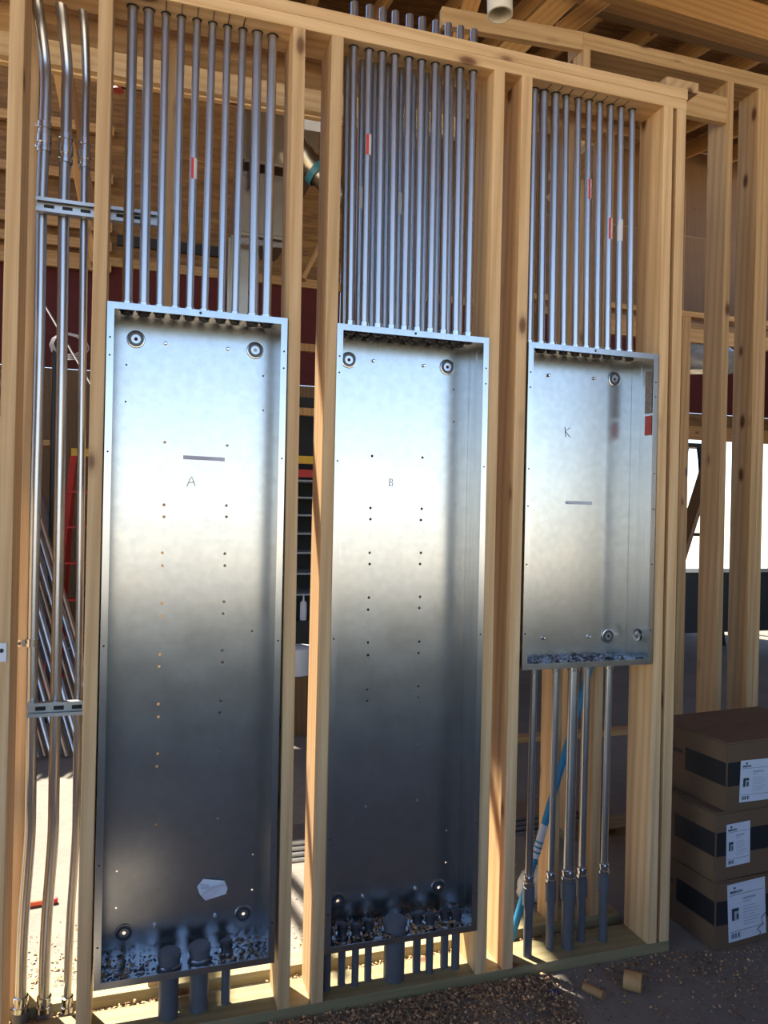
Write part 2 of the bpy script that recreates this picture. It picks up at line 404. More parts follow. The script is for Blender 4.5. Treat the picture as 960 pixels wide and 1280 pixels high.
# beams and webs seen above the walls at the top right
def beam_px(name, pa, pb_, Y, h, t, mat, Y1=None):
    a = atY(*pa, Y); b = atY(*pb_, Y1 if Y1 is not None else Y)
    return board(name, a, b, h, t, mat, rf, (0, 0, 1))
beam_px('beam', (720, -38), (1010, 50), 2.1, 0.24, 0.09, PINE_WARM)
beam_px('beam', (690, -15), (1010, 75), 3.0, 0.20, 0.09, DIMWOOD)
beam_px('truss_web', (620, 82), (735, -30), 2.3, 0.14, S, PINE_WARM)
beam_px('truss_web', (700, 40), (790, -30), 2.6, 0.12, S, PINE_WARM)
beam_px('truss_web', (560, 95), (600, -30), 2.9, 0.12, S, PINE_WARM)
# header boards behind the first two bays
z = atY(160, 82, 0.95).z
board('header', (-1.6, 0.95, z), (1.45, 0.95, z), 0.115, S, PINE, rf, (0, 0, 1))
board('header', (-1.6, 1.6, atY(160, 101, 1.6).z), (1.5, 1.6, atY(160, 101, 1.6).z), 0.05, S, PINE, rf, (0, 0, 1))
# knee braces seen behind the three bent pipes
for pa, pb_, Y, mat in (((57, 20), (118, 330), 2.2, PINE_WARM), ((82, 60), (128, 330), 2.4, DIMWOOD), ((690, 245), (752, 190), 1.7, PINE), ((378, 350), (436, 235), 4.6, PINE_WARM)):
    board('brace', atY(*pa, Y), atY(*pb_, Y), 0.10, S, mat, rf, (0, 1, 0))

# ================================================================== METAL BOXES
def panel(name_letter, x0, z0, w, h, holes_px, small_px, studs_px, dimples_px, label):
    dep = 0.146; yf = -0.006; t = 0.0018; y1 = yf + dep
    root = empty('electrical_enclosure', (x0 + w / 2, 0.07, z0), label, 'metal box', 'open metal boxes set in the stud wall')
    x1, z1 = x0 + w, z0 + h
    # back plate with real holes: a filled flat curve
    cu = bpy.data.curves.new('back', 'CURVE'); cu.dimensions = '2D'; cu.fill_mode = 'BOTH'; cu.extrude = t / 2
    def loop(pts):
        sp = cu.splines.new('POLY'); sp.points.add(len(pts) - 1)
        for q, p in zip(sp.points, pts): q.co = (p[0], p[1], 0, 1)
        sp.use_cyclic_u = True
    loop([(0, 0), (w, 0), (w, h), (0, h)])
    def hole(p, r, n=10): loop([(p.x - x0 + r * math.cos(2 * math.pi * k / n), p.z - z0 + r * math.sin(2 * math.pi * k / n)) for k in range(n)])
    for q in holes_px: hole(atY(*q, y1), 0.0045)
    for q in small_px: hole(atY(*q, y1), 0.003)
    for q in dimples_px: hole(atY(*q, y1), 0.0055)
    to = bpy.data.objects.new('back_tmp', cu); COL.objects.link(to); bpy.context.view_layer.update()
    me = bpy.data.meshes.new_from_object(to.evaluated_get(bpy.context.evaluated_depsgraph_get()))
    bpy.data.objects.remove(to); bpy.data.curves.remove(cu)
    me.materials.clear(); me.materials.append(GALV); me.name = 'back_plate'
    bk = bpy.data.objects.new('back_plate', me); COL.objects.link(bk)
    bk.matrix_basis = Matrix(((1, 0, 0, x0), (0, 0, -1, y1), (0, 1, 0, z0), (0, 0, 0, 1))); adopt(bk, root)
    ys = yf + dep * 0.62
    for sx, nm in ((x0, 'side_wall'), (x1, 'side_wall')):
        s = 1 if sx == x0 else -1
        a, b = sorted((sx, sx + s * t)); a2, b2 = sorted((sx + s * t, sx + s * 2 * t))
        m = MB().box((a, yf, z0), (b, y1, z1)).box((a2, ys, z0 + t), (b2, y1 - t, z1 - t)); m.build(nm, GALV, root)
    MB().box((x0 + t, yf, z1 - t), (x1 - t, y1, z1)).build('top_wall', GALV, root)
    MB().box((x0 + t, yf, z0), (x1 - t, y1, z0 + t)).build('bottom_wall', GALV, root)
    # front flange: four strips with mitred look and screw holes
    fl = 0.019
    fr = MB()
    fr.box((x0, yf - t, z0), (x0 + fl, yf, z1)).box((x1 - fl, yf - t, z0), (x1, yf, z1))
    fr.box((x0 + fl, yf - t, z1 - fl), (x1 - fl, yf, z1)).box((x0 + fl, yf - t, z0), (x1 - fl, yf, z0 + fl))
    fr_o = fr.build('front_flange', GALV, root)
    for zz in (z1 - 0.10, z1 - 0.15, z1 - 0.42, z0 + h * 0.5, z0 + 0.35, z0 + 0.12):
        for xx in (x0 + 0.009, x1 - 0.009):
            MB().lathe((xx, yf - t - 0.0004, zz), (0, 1, 0), [(0.0, 0), (0.0028, 0), (0.0028, 0.0008)], 8).build('screw_hole', BLACK, fr_o)
    MB().lathe(((x0 + x1) / 2, yf - t - 0.0006, z1 - 0.009), (0, 1, 0), [(0, 0), (0.004, 0), (0.004, 0.001)], 10).build('screw_hole', BLACK, fr_o)
    for q in dimples_px:
        p = atY(*q, y1 - 0.003)
        m = MB(); m.lathe((p.x, y1 - 0.001, p.z), (0, -1, 0), [(0.027, 0), (0.0255, 0.004), (0.0225, 0.0045), (0.021, 0.001), (0.0145, 0.001), (0.0135, 0.005), (0.0055, 0.005), (0.005, 0.001)], 24)
        d = m.build('mounting_dimple', GALV, root, 35)
        MB().lathe((p.x, y1 - 0.0024, p.z), (0, -1, 0), [(0.0222, 0), (0.0222, 0.0005), (0.0148, 0.0005), (0.0148, 0)], 24).build('dimple_ring', DUST, d)
    for q in studs_px:
        p = atY(*q, y1 - 0.006)
        MB().lathe((p.x, y1 - 0.001, p.z), (0, -1, 0), [(0.0055, 0), (0.0055, 0.008), (0.004, 0.011), (0, 0.0115)], 12).build('weld_stud', ZINC, root, 40)
    return root, y1
ZT = 2.1145
A_h = [(206, 553), (284, 557), (205, 631), (283, 632), (205, 646), (283, 646), (203, 691), (281, 692), (203, 707), (281, 707), (202, 754), (280, 752), (201, 770), (279, 767), (200, 818), (278, 813), (199, 833), (278, 828), (198, 880), (276, 876), (198, 896), (275, 891), (197, 942), (274, 937), (196, 958), (273, 951), (195, 1031), (272, 1023)]
A_s = [(158, 456), (157, 502), (329, 470), (329, 513), (146, 1089), (145, 1135), (316, 1068), (315, 1112), (315, 789)]
pA, YBK = panel('A', 0.0, 0.1864, 0.508, ZT - 0.1864, A_h, A_s, [(207, 429), (285, 436), (193, 1158), (269, 1146)], [(170, 424), (319, 438), (155, 1166), (304, 1142)],
                'tall open galvanized metal box marked with the letter A, leftmost of three')
B_h = [(465, 570), (528, 572), (463, 635), (527, 636), (463, 649), (526, 650), (462, 691), (526, 691), (462, 705), (525, 705), (461, 747), (525, 746), (460, 762), (524, 760), (460, 803), (524, 802), (460, 819), (523, 816), (459, 862), (523, 858), (459, 876), (523, 872), (458, 921), (523, 915), (457, 936), (522, 930), (457, 1008), (521, 1000)]
pB, _ = panel('B', 0.661, 0.1864, 0.508, ZT - 0.1864, B_h, [(567, 487), (567, 527), (558, 1038), (557, 1078)], [(467, 451), (530, 457), (454, 1122), (520, 1112)], [(436, 450), (559, 459), (422, 1126), (548, 1109)],
              'tall open galvanized metal box marked with the letter B, in the middle')
pC, _ = panel('C', 1.313, 1.0272, 0.508, ZT - 1.0272, [], [(677, 798), (800, 755)], [(686, 469), (743, 473), (680, 798), (737, 796)], [(768, 474), (760, 795)],
              'short open galvanized metal box on the right, with red and brown stickers inside')

def strokes(name, segs, r, mat, parent):
    m = MB()
    for s_ in segs: m.tube(s_, r, 5)
    return m.build(name, mat, parent)
def letter(px, py, h, parts, parent, nm):
    c = atY(px, py, YBK - 0.0016)
    strokes(nm, [[(c.x + a * h, YBK - 0.0018, c.z + b * h) for a, b in seg] for seg in parts], 0.0011, INK, parent)
letter(239, 602, 0.030, [[(-0.42, -0.5), (-0.1, 0.3), (0.05, 0.5), (0.2, 0.1), (0.42, -0.45)], [(-0.28, -0.12), (0.32, -0.05)]], pA, 'marker_letter')
letter(489, 603, 0.024, [[(-0.25, -0.5), (-0.2, 0.5)], [(-0.2, 0.45), (0.15, 0.45), (0.2, 0.15), (-0.1, 0.05), (0.25, -0.1), (0.2, -0.42), (-0.25, -0.45)]], pB, 'marker_letter')
letter(709, 540, 0.036, [[(-0.25, 0.5), (-0.15, -0.5)], [(0.3, 0.45), (-0.2, 0.05), (0.35, -0.5)]], pC, 'marker_letter')
def strip(px0, py0, px1, py1, mat, parent, nm, skew=0.0):
    a = atY(px0, py0, YBK - 0.002); b = atY(px1, py1, YBK - 0.002); y = YBK - 0.0016
    o = MB().quad((a.x, y, b.z), (b.x, y - 0.0, b.z - skew), (b.x, y, a.z - skew), (a.x, y, a.z)).build(nm, mat, parent)
    return o, a, b
st, a, b = strip(229, 569, 281, 576, GREYTAPE, pA, 'tape_strip', 0.002)
rnd = random.Random(4)
def scribble(a, b, y, n, parent, frac=0.65):
    segs = []
    for k in range(n):
        x = a.x + (b.x - a.x) * (0.04 + frac * k / n); zc = (a.z + b.z) / 2
        segs.append([(x, y, zc - 0.004), (x + 0.004, y, zc + 0.004 * rnd.random()), (x + 0.005, y, zc - 0.003)])
    strokes('handwriting', segs, 0.00035, GREYINK, parent)
scribble(a, b, YBK - 0.0022, 12, st)
st, a, b = strip(707, 626, 740, 631, WHITE, pC, 'tape_strip', 0.0)
scribble(a, b, YBK - 0.0022, 9, st, 0.75)
# stickers on the right inner wall of the short box
xw = 1.821 - 0.0042
def side_sticker(rows, mat, nm, y0, y1):
    zs = [atY(810, r, 0.06).z for r in rows]
    MB().box((xw - 0.0004, y0, zs[1]), (xw, y1, zs[0])).build(nm, mat, pC)
side_sticker((466, 518), BROWNSTK, 'warning_sticker', 0.018, 0.058)
side_sticker((521, 545), REDSTK, 'red_sticker', 0.018, 0.056)
p = atY(800, 793, 0.08)
MB().lathe((xw, 0.075, p.z), (-1, 0, 0), [(0.022, 0), (0.021, 0.003), (0.014, 0.001), (0.006, 0.003), (0, 0.003)], 20).build('mounting_dimple', GALV, pC, 35)

# folded paper stuck in the first box
a = atY(266, 1110, YBK)
m = MB(); y = YBK - 0.004
P = [(-0.048, 0.012), (-0.030, 0.034), (0.034, 0.022), (0.045, -0.005), (0.040, -0.022), (-0.022, -0.034), (-0.004, 0.006), (-0.04, -0.012)]
Q = [Vector((a.x + u, y - (0.004 if i in (6, 2) else 0.0), a.z + v)) for i, (u, v) in enumerate(P)]
m.v = Q; m.f = [(0, 1, 6), (1, 2, 6), (2, 3, 6), (3, 4, 6), (4, 5, 6), (5, 7, 6), (7, 0, 6)]; m.m = [0] * 7
pp = m.build('folded_paper', WHITE); props(pp, 'small folded white paper stuck low inside the box marked A', 'paper')
strokes('print', [[Q[0].lerp(Q[6], t) + Vector((0, -0.0012, 0.004 * k)) for t in (0.2, 0.8)] for k in range(-1, 3)], 0.0007, GREYINK, pp)
MB().quad(Q[7] + Vector((0.004, -0.005, 0)), Q[5] + Vector((0.002, -0.005, 0.002)), Q[2] + Vector((0.004, -0.005, -0.010)), Q[6] + Vector((0.0, -0.005, 0.004))).build('fold', GREYTAPE, pp)

# ================================================================== CONDUITS
def sticker(p, r, facing, h, parent, red=True):
    """paper label wrapped around part of a pipe"""
    m = MB(); seg = 8; k0 = len(m.v)
    for i in range(seg + 1):
        an = facing - 0.9 + 1.8 * i / seg
        for z in (0, h): m.v.append(Vector((p.x + (r + 0.0006) * math.sin(an), p.y - (r + 0.0006) * math.cos(an), p.z + z)))
    for i in range(seg):
        m.f.append((k0 + 2 * i, k0 + 2 * i + 2, k0 + 2 * i + 3, k0 + 2 * i + 1)); m.m.append(1 if (red and i < 3) else 0)
    return m.build('sticker', WHITE, parent, mats=[WHITE, RED])
def connector(p, r, parent, down=False):
    """conduit connector above the box wall with locknut and bushing inside; p is on the box wall"""
    s = -1 if down else 1
    pc = Vector(p)
    m = MB(); m.lathe(pc, (0, 0, s), [(r + 0.006, 0), (r + 0.006, 0.006), (r + 0.0035, 0.007), (r + 0.0035, 0.020), (r + 0.001, 0.021)], 16)
    c = m.build('connector', ZINC, parent, 40)
    MB().lathe(pc, (0, 0, -s), [(r + 0.0075, 0.001), (r + 0.0075, 0.006), (r + 0.003, 0.006), (r + 0.003, 0.016), (r - 0.002, 0.017), (r - 0.003, 0.004)], 12).build('locknut', DUST, c, 40)
    return c
def conduit_up(px_top, row_top, px_bot, row_bot, r, Y, ztop, label, group, stick=None):
    a = atY(px_bot, row_bot, Y); b = atY(px_top, row_top, Y)
    d = (b - a); bot = a + d * ((ZT - 0.004 - a.z) / d.z); top = a + d * ((ztop - a.z) / d.z)
    root = empty('conduit', (bot.x, Y, ZT), label, 'pipe', group)
    MB().tube([bot, top], r, 16).build('tube', EMT, root, 40)
    connector((bot.x, Y, ZT + 0.0005), r, root)
    # collar where it passes the top plate
    q = a + d * ((2.990 - a.z) / d.z)
    MB().lathe((q.x, Y, 2.9905), (0, 0, -1), [(r + 0.0005, 0.001), (r + 0.003, 0.0), (r + 0.003, 0.0015), (r + 0.0005, 0.003)], 16).build('hole_rim', BLACK, root)
    if stick:
        row, h, fac, red = stick
        z = atY((px_top + px_bot) / 2, row, Y).z
        q = a + d * ((z - a.z) / d.z)
        sticker(q, r, fac, h, root, red)
    return root
gA = 'pipes rising from the box marked A'
A_top = [165, 185.5, 206.5, 226, 245.5, 265, 284, 303, 321.5, 340.5]
A_bot = [159, 180, 200, 219.5, 237.5, 256, 276.5, 294.5, 316, 333.5]
for k in range(10):
    r = 0.0145 if k in (0, 1, 8, 9) else 0.0112
    conduit_up(A_top[k], 60, A_bot[k], 370, r, 0.066, 3.20, '%s metal pipe from the left above box A%s' % (ORD[k].capitalize(), ', with a red sticker' if k == 4 else ''), gA, (225, 0.062, 0.35, True) if k == 4 else None)
B_top = [442, 461, 477.5, 493.5, 511, 527, 544, 559.5, 575, 591.5]
B_bot = [437.5, 455.5, 472.5, 489.5, 505.5, 522, 538, 554.5, 570, 585.5]
for k in range(10):
    conduit_up(B_top[k], 80, B_bot[k], 395, 0.0120, 0.036, 3.128, '%s pipe from the left in the front row above box B%s' % (ORD[k].capitalize(), ', red sticker' if k == 1 else ''), 'front row of pipes above the box marked B', (195, 0.065, 0.35, True) if k == 1 else None)
for k in range(10):
    a = atY(B_bot[k], 395, 0.036); b = atY(B_top[k], 80, 0.036)
    dx = -0.004
    # the same spacing, a row deeper in the box
    bot = Vector((a.x + dx, 0.100, 0)); top = Vector((b.x + dx, 0.100, 0))
    root = empty('conduit', (bot.x, 0.10, ZT), '%s pipe from the left in the rear row above the box marked B' % ORD[k].capitalize(), 'pipe', 'rear row of pipes above the box marked B')
    t = (bot.x - top.x) / (a.z - b.z)
    MB().tube([(bot.x + t * (ZT - a.z), 0.10, ZT - 0.004), (bot.x + t * (3.06 - a.z), 0.10, 3.06)], 0.0112, 14).build('tube', EMT, root, 40)
    connector((bot.x, 0.10, ZT + 0.0005), 0.0112, root)
    if k in (1, 4): sticker(Vector((bot.x, 0.10, atY(450, 262, 0.1).z)), 0.0112, -0.4, 0.07, root, False)
C_top = [667, 679.5, 694, 707.5, 722.5, 736, 749.5, 763, 776, 790]
C_bot = [661, 675.5, 689.5, 704.2, 719, 732.5, 746, 759, 773, 787]
stk = {5: (250, 0.07, 0.5, True), 7: (300, 0.075, 0.3, True), 8: (302, 0.075, -0.3, False)}
for k in range(10):
    r = 0.0145 if k in (0, 1, 2) else 0.0115
    conduit_up(C_top[k], 136, C_bot[k], 426, r, 0.062, 3.09, '%s pipe from the left above the short box%s' % (ORD[k].capitalize(), ', with a sticker' if k in stk else ''), 'pipes above the short box on the right', stk.get(k))

plate = [o for o in wf.children if o.name.startswith('top_plate')][0]
for k in list(range(2, 8)):
    q = atY(A_top[k], 60, 0.066); MB().box((q.x - 0.001, 0.004, 2.9898), (q.x + 0.001, 0.136, 2.9909)).build('layout_mark', BLACK, plate)
for k in range(1, 9):
    q = atY(C_top[k], 136, 0.062); MB().box((q.x - 0.001, 0.012, 2.9898), (q.x + 0.001, 0.046, 2.9909)).build('layout_mark', BLACK, plate)

# ---- pipes leaving the bottom of the boxes
def stub_down(px, row, r, Y, zbox, label, group, mat=PVCG, cap=False):
    p = atY(px, row, Y)
    root = empty('conduit', (p.x, Y, 0), label, 'pipe', group)
    MB().tube([(p.x, Y, 0.0), (p.x, Y, zbox + 0.003)], r, 18).build('tube', mat, root, 40)
    m = MB(); m.lathe((p.x, Y, zbox + 0.002), (0, 0, 1), [(r + 0.007, 0), (r + 0.007, 0.010), (r + 0.003, 0.011), (r + 0.003, 0.020), (r + 0.005, 0.021), (r + 0.005, 0.038), (r - 0.002, 0.044), (0.0, 0.044)], 18)
    m.build('bushing', PVCG if r > 0.02 else DUST, root, 40)
    m = MB(); m.lathe((p.x, Y, zbox + 0.008), (0, 0, 1), [(r + 0.009, 0), (r + 0.009, 0.006), (r, 0.007)], 10); m.build('locknut', ZINC, root, 40)
    return root
zA = 0.1864
stub_down(210.5, 1250, 0.029, 0.060, zA, 'Thick grey pipe under the box marked A, leftmost of its three', 'pipes under the box marked A')
stub_down(248.5, 1245, 0.028, 0.072, zA, 'Thick grey pipe under the box marked A, middle of its three', 'pipes under the box marked A')
stub_down(282, 1235, 0.0135, 0.075, zA, 'Thin grey pipe under the box marked A, rightmost of its three', 'pipes under the box marked A')
bp = [(409, 0.0115), (427, 0.0125), (444, 0.0115), (460, 0.012), (492.5, 0.034), (520.5, 0.0135), (536.5, 0.0125), (555, 0.0135), (569, 0.014)]
for k, (px, r) in enumerate(bp):
    stub_down(px, 1205, r, 0.055 if k % 2 == 0 else 0.07, zA, '%s grey pipe from the left under the box marked B%s' % (ORD[k].capitalize(), ', by far the thickest' if k == 4 else ''), 'pipes under the box marked B')
# under the short box: steel down to couplings, grey plastic below
zC = 1.0272
for k, (px, rowc, r, Y) in enumerate(((666.5, 1100, 0.0125, 0.05), (694, 1096, 0.0115, 0.07), (716, 1093, 0.019, 0.06), (732.5, 1090, 0.0125, 0.085), (760, 1085, 0.0125, 0.065))):
    p = atY(px, 895, Y); pc = atY(px - 4, rowc, Y)
    root = empty('conduit', (pc.x, Y, 0), '%s pipe from the left under the short box%s' % (ORD[k].capitalize(), ', the thickest of five' if k == 2 else ''), 'pipe', 'pipes under the short box')
    pc.x = p.x - 0.003
    MB().tube([(pc.x, Y, pc.z), (p.x, Y, zC + 0.003)], r, 16).build('tube', EMT, root, 40)
    MB().tube([(pc.x, Y, 0.0), (pc.x, Y, pc.z - 0.02)], r + 0.0025, 16).build('lower_tube', PVCG, root, 40)
    c = MB().lathe((pc.x, Y, pc.z - 0.085), (0, 0, 1), [(r + 0.002, 0), (r + 0.0075, 0.001), (r + 0.0075, 0.062), (r + 0.004, 0.064), (r + 0.004, 0.070)], 16).build('coupling', PVCG, root, 40)
    MB().lathe((pc.x, Y, pc.z - 0.016), (0, 0, 1), [(r, 0), (r + 0.0065, 0.001), (r + 0.0065, 0.010), (r + 0.003, 0.011), (r + 0.003, 0.024), (r + 0.005, 0.025), (r + 0.005, 0.033), (r, 0.034)], 16).build('connector', ZINC, root, 40)
    sx = -1 if k % 2 else 1
    MB().tube([(pc.x - 0.006, Y - r - 0.002, pc.z + 0.014), (pc.x - 0.016, Y - r - 0.016, pc.z + 0.022)], 0.0028, 8).build('set_screw', ZINC, root)
    MB().lathe((p.x, Y, zC - 0.0005), (0, 0, -1), [(r + 0.006, 0), (r + 0.006, 0.008), (r + 0.003, 0.009), (r + 0.003, 0.024), (r, 0.025)], 16).build('box_connector', ZINC, root, 40)
    MB().lathe((p.x, Y, zC + 0.002), (0, 0, 1), [(r + 0.007, 0), (r + 0.007, 0.005), (r + 0.003, 0.006), (r + 0.003, 0.012), (r - 0.002, 0.013)], 12).build('locknut', DUST, root, 40)

# ---- the three bent pipes on the left
YL = 0.186
lp = [([(44, -40), (46, 0), (51, 35), (56, 75), (57.5, 105), (55.5, 170), (52, 260), (49, 440), (44, 640), (41, 800), (38.5, 985), (37.5, 1040), (34, 1090), (30, 1140), (27, 1200), (26, 1262)], 0.0158, (172, 0), 'Leftmost'),
      ([(71, -40), (75.5, 0), (80, 40), (84, 85), (83.5, 115), (82.5, 170), (80, 250), (77.5, 440), (74, 640), (71, 800), (67.5, 985), (66.5, 1040), (63, 1090), (59, 1140), (56, 1200), (55, 1262)], 0.0158, (186, 0), 'Middle'),
      ([(98, -40), (102, 0), (106, 40), (108, 95), (107.5, 120), (106.5, 170), (105.5, 250), (103.5, 440), (101, 640), (99, 800), (96, 985), (95, 1040), (92, 1090), (88.5, 1140), (85.5, 1200), (84, 1262)], 0.0118, (192, 0), 'Rightmost')]
for pts, r, cp, nm in lp:
    P3 = [atY(x, y, YL if y > 60 else (0.16 if y > 20 else (0.125 if y >= 0 else 0.105))) for x, y in pts]
    # smooth Catmull-Rom through the measured points
    C = []
    for i in range(len(P3) - 1):
        a = P3[max(i - 1, 0)]; b = P3[i]; c = P3[i + 1]; d = P3[min(i + 2, len(P3) - 1)]
        for s_ in range(4):
            t = s_ / 4
            C.append(0.5 * ((2 * b) + (c - a) * t + (2 * a - 5 * b + 4 * c - d) * t * t + (3 * b - a - 3 * c + d) * t ** 3))
    C.append(P3[-1])
    base = Vector((P3[-1].x, YL, 0))
    root = empty('conduit', base, '%s of the three bent metal pipes at the left edge' % nm, 'pipe', 'bent pipes at the left edge')
    MB().tube(C, r, 16).build('tube', EMT, root, 40)
    zc = atY(pts[5][0], cp[0], YL).z; xc = atY(pts[5][0], cp[0], YL).x
    cpl = MB().lathe((xc, YL, zc - 0.045), (0, 0, 1), [(r, 0), (r + 0.004, 0.001), (r + 0.004, 0.014), (r + 0.002, 0.016), (r + 0.002, 0.026), (r + 0.005, 0.028), (r + 0.005, 0.052), (r + 0.002, 0.054), (r + 0.002, 0.068), (r + 0.004, 0.07), (r + 0.004, 0.088), (r, 0.09)], 18).build('coupling', ZINC, root, 40)
    for dz in (-0.03, 0.03): MB().tube([(xc - r - 0.002, YL - 0.006, zc + dz), (xc - r - 0.007, YL - 0.009, zc + dz)], 0.004, 8).build('set_screw', ZINC, cpl)
    zb = P3[-1].z; xb = P3[-1].x
    MB().lathe((xb, YL, zb - 0.005), (0, 0, 1), [(r, 0), (r + 0.006, 0.001), (r + 0.006, 0.016), (r + 0.002, 0.018), (r + 0.002, 0.03), (r + 0.005, 0.031), (r + 0.005, 0.045), (r, 0.047)], 18).build('connector', ZINC, root, 40)
    MB().tube([(xb, YL, 0.0), (xb, YL, zb - 0.004)], r + 0.0065, 18).build('lower_tube', PVCG, root, 40)

# ---- slotted struts that hold them
def strut(rowl, rowr, px1, px0, label):
    a = atY(px0, rowl, 0.143)
    b = atY(px1, rowr, 0.143)
    z = (a.z + b.z) / 2
    hgt = 0.041
    root = empty('strut_channel', ((a.x + b.x) / 2, 0.153, z - hgt / 2), label, 'strut', 'struts clamped across the bent pipes')
    m = MB(); x0, x1 = a.x, b.x
    y0, y1 = 0.1415, 0.1635; t = 0.0025
    m.box((x0, y1 - t, z - hgt / 2), (x1, y1, z + hgt / 2)).box((x0, y0, z + hgt / 2 - t), (x1, y1 - t, z + hgt / 2)).box((x0, y0, z - hgt / 2), (x1, y1 - t, z - hgt / 2 + t))
    m.box((x0, y0, z + hgt / 2 - 0.010), (x1, y0 + t, z + hgt / 2 - t)).box((x0, y0, z - hgt / 2 + t), (x1, y0 + t, z - hgt / 2 + 0.010))
    m.build('channel', STRUT, root)
    n = int((x1 - x0) / 0.05)
    for k in range(n):
        xx = x0 + 0.02 + k * 0.05
        MB().box((xx, y1 - t - 0.0008, z - 0.006), (xx + 0.028, y1 - t, z + 0.006)).build('slot', BLACK, root)
    return root
strut(256.5, 271, 197, 44.5, 'slotted steel strut across the bent pipes, upper one')
strut(889, 884, 110, 33.5, 'slotted steel strut across the bent pipes, lower one')
# one-hole strap on the leftmost pipe and a nail plate on the stud
p = atY(40, 803, YL); root = empty('pipe_strap', (p.x, YL, p.z - 0.01), 'small steel strap on the leftmost bent pipe', 'strap')
MB().lathe((p.x, YL, p.z - 0.011), (0, 0, 1), [(0.0162, 0), (0.0185, 0), (0.0185, 0.022), (0.0162, 0.022)], 18).build('band', ZINC, root, 40)
MB().box((p.x - 0.045, YL - 0.012, p.z - 0.010), (p.x - 0.016, YL - 0.0095, p.z + 0.010)).build('tab', ZINC, root)
MB().lathe((p.x - 0.032, YL - 0.012, p.z), (0, -1, 0), [(0.005, 0), (0.005, 0.003), (0, 0.004)], 6).build('screw', DUST, root)
p = atY(2, 815, -0.002); root = empty('nail_plate', (p.x, -0.001, p.z - 0.03), 'small white bracket with a dark hole on the leftmost stud', 'bracket')
MB().box((p.x - 0.03, -0.004, p.z - 0.026), (p.x + 0.012, -0.0005, p.z + 0.024)).build('plate', WHITE, root)
MB().lathe((p.x, -0.0042, p.z + 0.004), (0, -1, 0), [(0.006, 0), (0.006, 0.0006), (0, 0.0006)], 12).build('hole', BLACK, root)

# ---- white plastic pipe at the top
a = atY(625, 19, 0.35)
root = empty('plastic_pipe', (a.x, 0.35, a.z), 'cream plastic pipe end hanging down at the top of the picture', 'pipe')
m = MB(); m.lathe((a.x, 0.35, a.z), (0, 0.08, 1), [(0.042, 0), (0.048, 0.0), (0.048, 1.72), (0.042, 1.72), (0.042, 0)], 28)
m.build('tube', PVCW, root, 40)
MB().lathe((a.x, 0.35 + 0.098, a.z + 1.22), (0, 0.08, 1), [(0.049, 0), (0.056, 0.0), (0.056, 0.1), (0.049, 0.1)], 28).build('collar', PVCW, root, 40)

